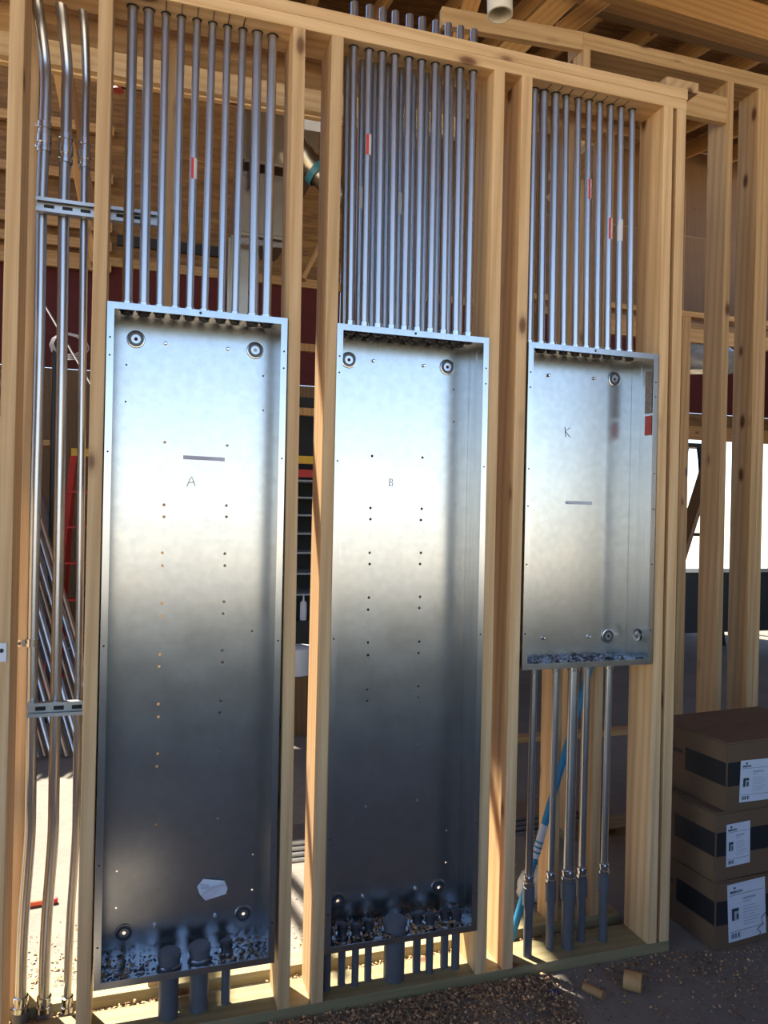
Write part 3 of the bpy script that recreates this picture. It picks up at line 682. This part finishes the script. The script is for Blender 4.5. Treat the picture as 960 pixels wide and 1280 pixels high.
# ================================================================== CARDBOARD BOXES
def carton(x0, y0, z0, w, d, h, rz, label, lab_px, tilt):
    root = empty('cardboard_box', (x0 + w / 2, y0 + d / 2, z0), label, 'box', 'stacked cardboard boxes')
    R = Matrix.Translation((x0, y0, z0)) @ Matrix.Rotation(rz, 4, 'Z')
    e = 0.004
    bm = bmesh.new(); bmesh.ops.create_cube(bm, size=1)
    for v in bm.verts: v.co = Vector(((v.co.x + 0.5) * w, (v.co.y + 0.5) * d, (v.co.z + 0.5) * h))
    bmesh.ops.bevel(bm, geom=list(bm.edges), offset=e, segments=2, affect='EDGES')
    me = bpy.data.meshes.new('carton_body'); bm.to_mesh(me); bm.free(); me.materials.append(CARD)
    o = bpy.data.objects.new('carton_body', me); COL.objects.link(o); o.matrix_basis = R; adopt(o, root)
    # two top flaps meeting in the middle
    for y_a, y_b in ((0.0, d / 2 - 0.002), (d / 2 + 0.002, d)):
        MB().box((0.002, y_a + 0.002, h), (w - 0.002, y_b - 0.002, h + 0.0035), mtx=R).build('flap', CARD, root)
    # printed black band on the front and part of the left side
    z_a, z_b = h * 0.37, h * 0.72
    MB().box((e, -0.0008, z_a), (w - e, 0.0, z_b), mtx=R).build('printed_band', BLACK, root)
    MB().box((-0.0008, e, z_a), (0.0, 0.20, z_b), mtx=R).build('printed_band', BLACK, root)
    # logo on the left side
    lo = R @ Vector((-0.0012, 0.305, h * 0.60))
    text_mesh('logo_lettering', 'EMERSON', 0.0205, lo, R.to_3x3() @ Vector((0, -1, 0)), (0, 0, 1), INK, root, 0.0006)
    MB().lathe(R @ Vector((-0.0012, 0.262, h * 0.60 + 0.03)), R.to_3x3() @ Vector((-1, 0, 0)), [(0.008, 0), (0.008, 0.0004), (0, 0.0004)], 6).build('logo_mark', INK, root)
    # paper label on the front
    LX, LZ, LW, LH = lab_px
    rot = Matrix.Rotation(tilt, 4, 'Y')
    M = R @ Matrix.Translation((LX, -0.0012, LZ)) @ rot
    sh = MB().box((0, -0.0008, 0), (LW, 0, LH), mtx=M).build('shipping_label', WHITE, root)
    xd = M.to_3x3() @ Vector((1, 0, 0)); zd = M.to_3x3() @ Vector((0, 0, 1))
    text_mesh('lettering', 'EMERSON', LH * 0.062, M @ Vector((LW * 0.06, -0.0011, LH * 0.835)), xd, zd, INK, sh, 0.0003)
    pr = MB()
    yy = -0.0014
    pr.lathe(M @ Vector((LW * 0.19, -0.0010, LH * 0.925)), M.to_3x3() @ Vector((0, -1, 0)), [(0.0045, 0), (0.0045, 0.0005), (0, 0.0005)], 6)
    pr.box((LW * 0.04, yy, LH * 0.80), (LW * 0.95, -0.0009, LH * 0.806), mtx=M)
    pr.box((LW * 0.04, yy, LH * 0.165), (LW * 0.95, -0.0009, LH * 0.171), mtx=M)
    for k in range(12):
        if k % 4 != 3: pr.box((LW * (0.07 + 0.022 * k), yy, LH * 0.055), (LW * (0.07 + 0.022 * k + 0.006 * (1 + k % 3)), -0.0009, LH * 0.14), mtx=M)
    pr.build('print', INK, sh)
    gp = MB()
    for k in range(7): gp.box((LW * 0.40, yy, LH * (0.25 + 0.052 * k)), (LW * (0.72 + 0.05 * (k % 3)), -0.0009, LH * (0.262 + 0.052 * k)), mtx=M)
    gp.box((LW * 0.40, yy, LH * 0.69), (LW * 0.74, -0.0009, LH * 0.73), mtx=M).box((LW * 0.40, yy, LH * 0.645), (LW * 0.60, -0.0009, LH * 0.66), mtx=M)
    gp.build('fine_print', GREYINK, sh)
    ph = MB().box((LW * 0.09, yy, LH * 0.36), (LW * 0.28, -0.0009, LH * 0.58), mtx=M)
    ph.build('device_picture', GREYINK, sh)
    ph = MB().box((LW * 0.10, yy - 0.0004, LH * 0.52), (LW * 0.28, yy, LH * 0.57), mtx=M).box((LW * 0.10, yy - 0.0004, LH * 0.37), (LW * 0.16, yy, LH * 0.52), mtx=M).box((LW * 0.22, yy - 0.0004, LH * 0.38), (LW * 0.27, yy, LH * 0.47), mtx=M)
    ph.build('device_outline', INK, sh)
    return root
c1 = carton(2.078, -0.048, 0.0, 0.56, 0.37, 0.243, 0.03, 'bottom cardboard box of the stack of three', (0.062, 0.022, 0.172, 0.208), -0.06)
c2 = carton(2.072, -0.050, 0.2475, 0.56, 0.37, 0.243, 0.08, 'middle cardboard box of the stack of three', (0.050, 0.048, 0.113, 0.152), -0.015)
c3 = carton(2.112, -0.052, 0.495, 0.56, 0.37, 0.243, 0.08, 'top cardboard box of the stack of three', (0.060, 0.028, 0.15, 0.150), 0.03)
# ink scrawl on the bottom label
m = MB(); q = atY(948, 1165, -0.0505); m.tube([(q.x - 0.01, q.y, q.z - 0.05), (q.x + 0.01, q.y, q.z), (q.x - 0.004, q.y, q.z + 0.01), (q.x + 0.02, q.y, q.z + 0.03), (q.x + 0.012, q.y, q.z + 0.05), (q.x + 0.035, q.y, q.z + 0.07)], 0.0012, 5)
m.build('scrawl', INK, c1)

# ================================================================== THINGS BEHIND THE WALL
# blue pipe leaning behind the short box
p0 = atZ(648, 1150, 0.0); p0 = atY(655, 1120, 0.19); p1 = atY(731, 858, 0.185)
d = (p1 - p0); p0 = p0 - d * (p0.z / d.z) + Vector((0, 0, 0.004)); p1 = p0 + d * (1.15 / d.z)
root = empty('blue_pole', p0, 'blue pole with a white taped joint leaning behind the short box', 'pole')
MB().tube([p0, p1], 0.013, 16).build('shaft', BLUE, root, 40)
q0 = p0 + d * ((atY(668, 1072, 0.19).z - p0.z) / d.z); q1 = p0 + d * ((atY(680, 1030, 0.19).z - p0.z) / d.z)
jt = MB().tube([q0, q1], 0.0145, 16).build('joint_tape', WHITE, root, 40)
for t in (0.15, 0.3, 0.45): MB().tube([q0.lerp(q1, t), q0.lerp(q1, t + 0.05)], 0.0152, 16).build('ring', BLUE, jt, 40)

def blob(name, c, sx, sy, sz, mat, amp=0.25, seed=0, parent=None, sub=3):
    bm = bmesh.new(); bmesh.ops.create_icosphere(bm, subdivisions=sub, radius=1)
    for v in bm.verts:
        n = noise.noise(v.co * 1.7 + Vector((seed, seed * 2, 0))) * amp + noise.noise(v.co * 4 + Vector((seed, 3, 1))) * amp * 0.5
        k = v.co * (1 + n); k.z = max(k.z, -0.75)
        v.co = Vector((k.x * sx, k.y * sy, (k.z + 0.75) * sz))
    me = bpy.data.meshes.new(name); bm.to_mesh(me); bm.free(); me.materials.append(mat)
    for p in me.polygons: p.use_smooth = True
    o = bpy.data.objects.new(name, me); COL.objects.link(o); o.location = c; adopt(o, parent); return o
p = atZ(675, 1128, 0.0)
props(blob('plastic_bag', (p.x, p.y + 0.03, 0.0), 0.085, 0.06, 0.075, CLEAR, 0.2, 3), 'crumpled milky plastic bag on the floor behind the short box', 'bag')

# stack of pale metal flashing on the floor, seen between the two tall boxes
for k in range(4):
    z = 0.012 + 0.016 * k
    o = MB().box((0.15 + 0.03 * k, 1.02 + 0.02 * k, z - 0.012), (2.3 + 0.02 * k, 1.22 + 0.02 * k, z)).box((0.15 + 0.03 * k, 1.02 + 0.02 * k, z), (2.3 + 0.02 * k, 1.03 + 0.02 * k, z + 0.003)).build('metal_track', STRUT)
    props(o, '%s metal track from the floor in the flat pile behind the boxes' % ORD[k], 'metal track', 'flat pile of metal tracks')

# leaning pipes behind the bent pipes
rn = random.Random(11)
base = atZ(82, 962, 0.0)
for k in range(11):
    off = k * 0.042 - 0.20
    b = Vector((base.x + off + 0.02, 2.75 + 0.03 * (k % 2), 0.012))
    t = Vector((b.x - 0.92, b.y + 1.0, 2.75))
    mat = RUST if k % 3 == 1 else EMT
    o = MB().tube([b, t], 0.014 if k % 3 else 0.018, 10).build('loose_pipe', mat, None, 40)
    props(o, '%s loose %s pipe from the left in the leaning bundle' % (ORD[k], 'brown' if k % 3 == 1 else 'silver'), 'pipe', 'loose pipes leaning in a bundle')
# horizontal rail they lean on
root = empty('pipe_rack', (-1, 3.72, 0), 'plain wooden rack that the loose pipe bundle leans on', 'rack')
board('rail', (-2.2, 3.80, 2.45), (-0.62, 3.80, 2.45), 0.09, S, PINE_WARM, root, (0, 0, 1))
for xx in (-2.1, -0.68): board('post', (xx, 3.87, 0), (xx, 3.87, 2.5), 0.09, S, PINE_WARM, root, (0, 1, 0))
# red step ladder
lx = atY(112, 562, 4.3); H = lx.z
root = empty('step_ladder', (lx.x, 4.3, 0), 'red step ladder with a yellow cap behind the bent pipes', 'ladder')
MB().box((lx.x - 0.13, 4.22, H - 0.06), (lx.x + 0.16, 4.42, H)).build('cap', YELLOW, root)
for s_ in (-1, 1):
    board('rail', (lx.x + s_ * 0.26, 3.85, 0), (lx.x + s_ * 0.13 + 0.015, 4.27, H - 0.06), 0.06, 0.05, RED, root, (0, 1, 0))
    board('rear_rail', (lx.x + s_ * 0.24, 4.95, 0), (lx.x + s_ * 0.13 + 0.015, 4.40, H - 0.06), 0.05, 0.03, RED, root, (0, 1, 0))
for k in range(6):
    t = (k + 1) / 7; z = t * (H - 0.06); w = 0.26 - 0.12 * t
    MB().box((lx.x - w, 3.85 + 0.42 * t - 0.04, z - 0.015), (lx.x + w, 3.85 + 0.42 * t + 0.04, z)).build('step', RED, root)
# wrapped bundle with a board on top
p = atY(55, 600, 3.9)
root = empty('wrapped_crate', (p.x - 0.2, 4.1, 0), 'grey plastic wrapped crate with a wooden top at the far left', 'crate')
b = blob('wrapping', (p.x - 0.22, 4.15, 0), 0.28, 0.25, 1.0, PLASTIC, 0.1, 5, root); b.scale.z = (atY(55, 572, 4.1).z) / 1.75
board('lid', (p.x - 0.50, 4.12, atY(55, 560, 4.1).z), (p.x + 0.03, 4.12, atY(55, 560, 4.1).z + 0.03), 0.4, 0.04, PINE, root, (0, 1, 0))
# black standpipe with coiled wire
p = atY(68, 500, 3.6)
root = empty('standpipe', (p.x, 3.6, 0), 'thin black upright pipe with coiled wire behind the bent pipes', 'pipe')
MB().tube([(p.x, 3.6, 0), (p.x, 3.6, atY(68, 425, 3.6).z)], 0.02, 10).build('tube', BLACK, root, 40)
zc = atY(78, 432, 3.6).z
m = MB()
for k in range(4):
    m.tube([(p.x + 0.09 + 0.10 * math.cos(t * 0.52) * (1 + 0.1 * k), 3.55 + 0.02 * k, zc + 0.07 * math.sin(t * 0.52) * (1 + 0.12 * k)) for t in range(13)], 0.0035, 6)
m.build('wire_coil', GREYTAPE, root, 40)
# stretched guy cable
o = MB().tube([atY(48, 368, 3.4), atY(125, 500, 3.4)], 0.008, 6).build('cable', STRUT); props(o, 'pale cable stretched diagonally behind the bent pipes', 'cable')
# orange clamp on the sunlit floor
p = atZ(47, 1133, 0.0); root = empty('orange_tool', p, 'orange red tool lying on the sunlit floor behind the bent pipes', 'tool')
MB().tube([p + Vector((-0.03, 0, 0.013)), p + Vector((0.03, 0.005, 0.013))], 0.012, 10).build('handle', ORANGE, root, 40)
MB().lathe(p + Vector((0.028, 0.005, 0.012)), (1, 0.05, 0), [(0, 0), (0.009, 0.001), (0.009, 0.02), (0.013, 0.03), (0.011, 0.042), (0, 0.044)], 12).build('head', RED, root, 40)

# storage rack between the two tall boxes
rx0, rx1, ry0, ry1 = 1.10, 2.10, 3.75, 4.15
root = empty('storage_rack', ((rx0 + rx1) / 2, (ry0 + ry1) / 2, 0), 'dark storage rack with many narrow shelves seen between boxes A and B', 'rack')
for x in (rx0, rx1):
    for y in (ry0, ry1): MB().box((x - 0.02, y - 0.02, 0), (x + 0.02, y + 0.02, 2.55)).build('post', BLACK, root)
rows = (600, 621, 643, 666, 690, 716, 742)
zs = [atY(380, r, ry0).z for r in rows]
for z in zs + [0.55, 0.25]:
    s_ = MB().box((rx0, ry0 - 0.02, z - 0.014), (rx1, ry1, z)).build('shelf', GREYINK, root)
for r, mat, nm in ((575, YELLOW, 'yellow_bar'), (515, PINE_WARM, 'wood_bar'), (435, PINE_WARM, 'wood_bar'), (592, RED, 'red_bar')):
    z = atY(380, r, ry0).z; MB().box((rx0 - 0.1, ry0 - 0.03, z - 0.03), (rx1, ry0 + 0.02, z + 0.03)).build(nm, mat, root)
MB().box((rx0, ry1, 0.1), (rx1, ry1 + 0.02, 2.5)).build('rack_back', BLACK, root)
p = atY(377.5, 772, ry0 + 0.05)
zb = atY(377, 774, ry0 - 0.1).z
root = empty('caulk_tube', (p.x, ry0 - 0.14, 0.0), 'white caulk tube standing upright on a dark stand between boxes A and B', 'bottle')
tb = Vector((p.x - 0.03, ry0 - 0.14, 0))
MB().lathe((tb.x, tb.y, zb), (0, 0, 1), [(0, 0), (0.026, 0), (0.026, 0.13), (0.02, 0.145), (0.008, 0.15), (0.005, 0.20), (0, 0.20)], 16).build('tube', WHITE, root, 40)
MB().box((tb.x - 0.3, tb.y - 0.08, 0), (tb.x + 0.3, tb.y + 0.08, zb)).build('stand', BLACK, root)
p = atY(374, 842, 3.0)
bz = max(0.0, p.z)
root = empty('bucket', (p.x, 3.0, 0), 'white bucket on a wooden crate between boxes A and B', 'bucket')
MB().lathe((p.x - 0.02, 3.0, bz), (0, 0, 1), [(0, 0), (0.10, 0), (0.115, 0.17), (0.12, 0.17), (0.12, 0.185), (0.11, 0.19), (0, 0.19)], 24).build('pail', WHITE, root, 40)
MB().box((p.x - 0.25, 2.88, 0), (p.x + 0.14, 3.2, bz)).build('crate', DIMWOOD, root)

# foil ductwork behind the upper pipes
Y = 3.3
def foil_box(name, pa, pb_, y0, y1, mat, parent):
    a = atY(*pa, y0); b = atY(*pb_, y0)
    bm = bmesh.new(); bmesh.ops.create_cube(bm, size=1)
    for v in bm.verts: v.co = Vector((a.x + (v.co.x + 0.5) * (b.x - a.x), y0 + (v.co.y + 0.5) * (y1 - y0), b.z + (v.co.z + 0.5) * (a.z - b.z)))
    bmesh.ops.bevel(bm, geom=list(bm.edges), offset=0.02, segments=2, affect='EDGES')
    vv = [v.co.copy() for v in bm.verts]; bm.verts.index_update(); ff = [[v.index for v in f.verts] for f in bm.faces]; bm.free()
    return obj(name, vv, ff, mat, parent)
p = atY(300, 250, Y)
root = empty('air_duct', (p.x, Y + 0.3, 0), 'large foil covered air duct behind the pipes of box A', 'duct')
foil_box('plenum', (305, 88), (398, 215), Y, Y + 0.6, FOIL, root)
foil_box('lower_plenum', (298, 212), (362, 300), Y - 0.04, Y + 0.5, FOIL, root)
pn = foil_box('duct_leg', (286, 292), (322, 420), Y + 0.05, Y + 0.35, FOIL, root)
a = atY(286, 420, Y + 0.05); b = atY(322, 420, Y + 0.05)
MB().box((a.x, Y + 0.05, 0.0), (b.x, Y + 0.35, a.z)).build('riser', FOIL, root)
for row in (216, 300):
    a = atY(296, row, Y - 0.05); b = atY(364, row, Y - 0.05)
    MB().box((a.x, Y - 0.055, a.z - 0.02), (b.x, Y - 0.045, a.z + 0.02)).build('tape', ZINC, root)
a = atY(378, 110, Y - 0.004)
MB().box((a.x + 0.02, Y - 0.003, a.z - 0.30), (a.x + 0.16, Y - 0.001, a.z - 0.12)).build('paper_tag', WHITE, root)
c = atY(385, 225, Y - 0.1)
root2 = empty('flexible_duct', (c.x, Y - 0.1, c.z - 0.2), 'silver flexible duct with a teal collar behind the stud between boxes A and B', 'duct')
pts = [c + Vector((0.30 * t, 0.05 - 0.15 * t * t, 0.16 - 0.30 * t)) for t in [i / 10 for i in range(-4, 11)]]
rr = [0.085 + (0.008 if i % 2 else -0.004) for i in range(len(pts))]
MB().tube(pts, rr, 16).build('hose', FOIL, root2, 60)
MB().lathe(pts[6], (pts[7] - pts[6]), [(0.10, 0), (0.105, 0), (0.105, 0.05), (0.10, 0.05)], 18).build('collar', TEAL, root2, 40)
# thin black sprinkler line with a red head
a = atY(147, 107, 3.2); b = atY(318, 130, 3.2)
root = empty('sprinkler_line', ((a.x + b.x) / 2, 3.2, a.z), 'thin dark sprinkler pipe with a red fitting behind the pipes of box A', 'pipe')
MB().tube([a, (b.x, 3.2, b.z)], 0.016, 10).build('tube', BLACK, root, 40)
MB().lathe(a + Vector((0, -0.01, -0.04)), (0, 0, 1), [(0, 0), (0.045, 0.0), (0.02, 0.03), (0.02, 0.05), (0.014, 0.06), (0, 0.06)], 10).build('head', REDSTK, root, 40)
MB().tube([(b.x, 3.2, b.z), (b.x - 0.02, 3.2, b.z - 0.6)], 0.014, 8).build('drop', BLACK, root, 40)

# far right: trestle, brace and dark bins before the opening
a = atY(866, 560, 5.6); zt = a.z
root = empty('trestle_ladder', (a.x, 5.6, 0), 'dark trestle ladder before the bright opening at the right', 'ladder')
for s_ in (-1, 1):
    for e in (-1, 1):
        board('leg', (a.x + s_ * 0.12 + e * 0.42, 5.6 + s_ * 0.25, 0), (a.x + 0.1 * e + s_ * 0.03, 5.6 + s_ * 0.03, zt), 0.05, 0.04, BLACK, root, (1, 0, 0))
MB().box((a.x - 0.3, 5.5, zt), (a.x + 0.4, 5.7, zt + 0.05)).build('platform', BLACK, root)
for r in (640, 668): MB().box((a.x - 0.25, 5.35, atY(866, r, 5.4).z - 0.02), (a.x + 0.25, 5.4, atY(866, r, 5.4).z + 0.02)).build('rung', BLACK, root)
board('brace', atY(842, 720, 3.2), atY(890, 565, 3.2), 0.14, S, DIMWOOD, w2, (0, 1, 0))
a = atY(862, 712, 4.6)
root = empty('dark_bin', (a.x + 1.0, 4.8, 0), 'long dark bin with a pale rim before the opening at the right', 'bin')
MB().box((a.x - 1.0, 4.6, 0.3), (a.x + 2.5, 5.05, a.z - 0.03)).build('body', BLACK, root)
MB().box((a.x - 1.0, 4.58, a.z - 0.03), (a.x + 2.5, 4.62, a.z + 0.01)).build('rim', STRUT, root)
for xx in (a.x - 0.9, a.x + 2.4): MB().box((xx - 0.05, 4.65, 0), (xx + 0.05, 5.0, 0.3)).build('foot', BLACK, root)
# dim stud wall deeper behind on the right
wi = empty('wall_inner', (4, 2.4, 0), 'dim inner stud wall deep behind the right end', 'wall', kind='structure')
for px in (855, 936):
    x = atY(px, 600, 2.35).x
    board('stud', (x, 2.4, S), (x, 2.4, 3.0), 0.09, 0.075, PINE_WARM, wi, (0, 1, 0))
board('bottom_plate', (2.4, 2.4, S / 2), (5.4, 2.4, S / 2), 0.09, S, PINE_WARM, wi, (0, 1, 0))
zz = atY(868, 418, 2.35).z
board('blocking', (2.9, 2.4, zz), (5.2, 2.4, zz), 0.10, S, PINE_WARM, wi, (0, 0, 1))
board('top_plate', (2.4, 2.4, 3.02), (5.4, 2.4, 3.02), 0.09, S, PINE_WARM, wi, (0, 1, 0))
o = blob('plastic_sheet', (4.45, 3.0, 2.75), 0.4, 0.15, 0.16, PLASTIC, 0.4, 9); props(o, 'crumpled clear plastic sheet hung up behind the right end studs', 'plastic sheet')

# ================================================================== WOOD CHIPS AND SCRAPS
def chips(name, pts, mat, label, size=(0.004, 0.012), seed=1, mats=None):
    rn = random.Random(seed); m = MB()
    for (x, y, z) in pts:
        L = rn.uniform(*size); W = L * rn.uniform(0.35, 0.8); c = Vector((x, y, z + L * 0.25))
        R = Matrix.Rotation(rn.uniform(0, 6.28), 3, 'Z') @ Matrix.Rotation(rn.uniform(-0.6, 0.6), 3, 'X') @ Matrix.Rotation(rn.uniform(-0.5, 0.5), 3, 'Y')
        h = L * rn.uniform(0.1, 0.35); b = len(m.v); mi = rn.randrange(len(mats)) if mats else 0
        for q in ((-L / 2, -W / 2, 0), (0, -W / 2, h), (L / 2, -W / 2, 0), (L / 2, W / 2, 0), (0, W / 2, h), (-L / 2, W / 2, 0)): m.v.append(c + R @ Vector(q))
        m.f += [(b, b + 1, b + 4, b + 5), (b + 1, b + 2, b + 3, b + 4)]; m.m += [mi, mi]
    o = m.build(name, mat, None, mats=mats); props(o, label, 'wood chips', kind='stuff'); return o
rn = random.Random(21)
pts = []
while len(pts) < 11000:
    x = rn.uniform(0.25, 2.6); y = -0.012 - abs(rn.gauss(0, 0.16))
    dens = 1.0 if 0.35 < x < 1.42 else 0.13
    n = noise.noise(Vector((x * 3.2, y * 5, 1.3)))
    if x > 2.05 and y > -0.06: continue
    if rn.random() < dens * (0.35 + 1.3 * max(0, n + 0.15)): pts.append((x, y, 0.001 + (0.014 * rn.random() if dens == 1 else 0.004 * rn.random()) * math.exp(y * 6)))
chips('wood_chips', pts, CHIPD, 'wood chips and shavings scattered along the foot of the wall', seed=2, mats=[CHIPD, CHIPDD, CHIPD, CHIPDD, CHIPM])
pts = []
while len(pts) < 3200:
    x = rn.uniform(-0.6, 1.8); y = rn.choice((rn.uniform(0.142, 0.20), 0.31 + abs(rn.gauss(0, 0.25))))
    if y > 0.98 or (x - 1.62) ** 2 + (y - 0.46) ** 2 < 0.03: continue
    if noise.noise(Vector((x * 2.5, y * 3, 5.1))) + 0.35 > rn.random() * 0.9: pts.append((x, y, 0.001 + 0.012 * rn.random() * math.exp(-abs(y - 0.2) * 6)))
chips('wood_chips', pts, CHIPM, 'wood chips lying on the floor behind the stud wall', seed=3, mats=[CHIPM, CHIPD, CHIPM])
def panel_chips(x0, x1, z, n, zones, label, seed, mats):
    rn = random.Random(seed); pts = []
    while len(pts) < n:
        x = rn.uniform(x0 + 0.01, x1 - 0.01); y = rn.uniform(0.015, 0.132)
        u = (x - x0) / (x1 - x0); w = max(math.exp(-((u - a) / b) ** 2) for a, b in zones)
        if rn.random() < w: pts.append((x, y, z + 0.003 + 0.012 * rn.random() * w))
    return chips('wood_chips', pts, CHIPD, label, (0.006, 0.015), seed, mats)
panel_chips(0.0, 0.508, zA, 330, ((0.1, 0.15), (0.85, 0.18)), 'wood chips lying in the bottom of the box marked A', 5, [CHIPD, DUST])
panel_chips(0.661, 1.169, zA, 750, ((0.3, 0.25), (0.75, 0.25)), 'wood chips lying in the bottom of the box marked B', 6, [CHIPD, CHIPM, DUST])
panel_chips(1.313, 1.821, zC, 420, ((0.3, 0.3), (0.6, 0.3)), 'grey scraps lying in the bottom of the short box', 7, [GREYTAPE, DUST, PLASTIC])
# two drilled wooden plugs and a blue scrap on the floor
def plug(px, py, r, L, ang, label):
    p = atZ(px, py, 0.0); root = empty('wooden_plug', (p.x, p.y, 0), label, 'wood plug', 'wooden plugs on the floor')
    ax = Vector((math.cos(ang), math.sin(ang), 0)); b = p - ax * L / 2 + Vector((0, 0, r))
    MB().lathe(b, ax, [(0, 0), (r * 0.97, 0), (r, 0.002), (r, L - 0.002), (r * 0.97, L), (r * 0.16, L), (r * 0.15, L - 0.01), (0, L - 0.01)], 20).build('body', PINE_WARM, root, 40)
    return root
plug(791, 1238, 0.030, 0.055, -0.75, 'thicker round wooden plug lying in front of the wall')
plug(742, 1244, 0.014, 0.07, -1.1, 'thin wooden offcut lying in front of the wall')
p = atZ(692, 1242, 0.0); root = empty('blue_scrap', p, 'small blue plastic scrap on the floor in front of the wall', 'scrap')
MB().box((p.x - 0.018, p.y - 0.006, 0.001), (p.x + 0.018, p.y + 0.008, 0.009)).build('body', plain('navy', (0.03, 0.05, 0.16), 0.4), root)
MB().box((p.x - 0.010, p.y - 0.012, 0.001), (p.x + 0.004, p.y - 0.006, 0.006)).build('tag', WHITE, root)
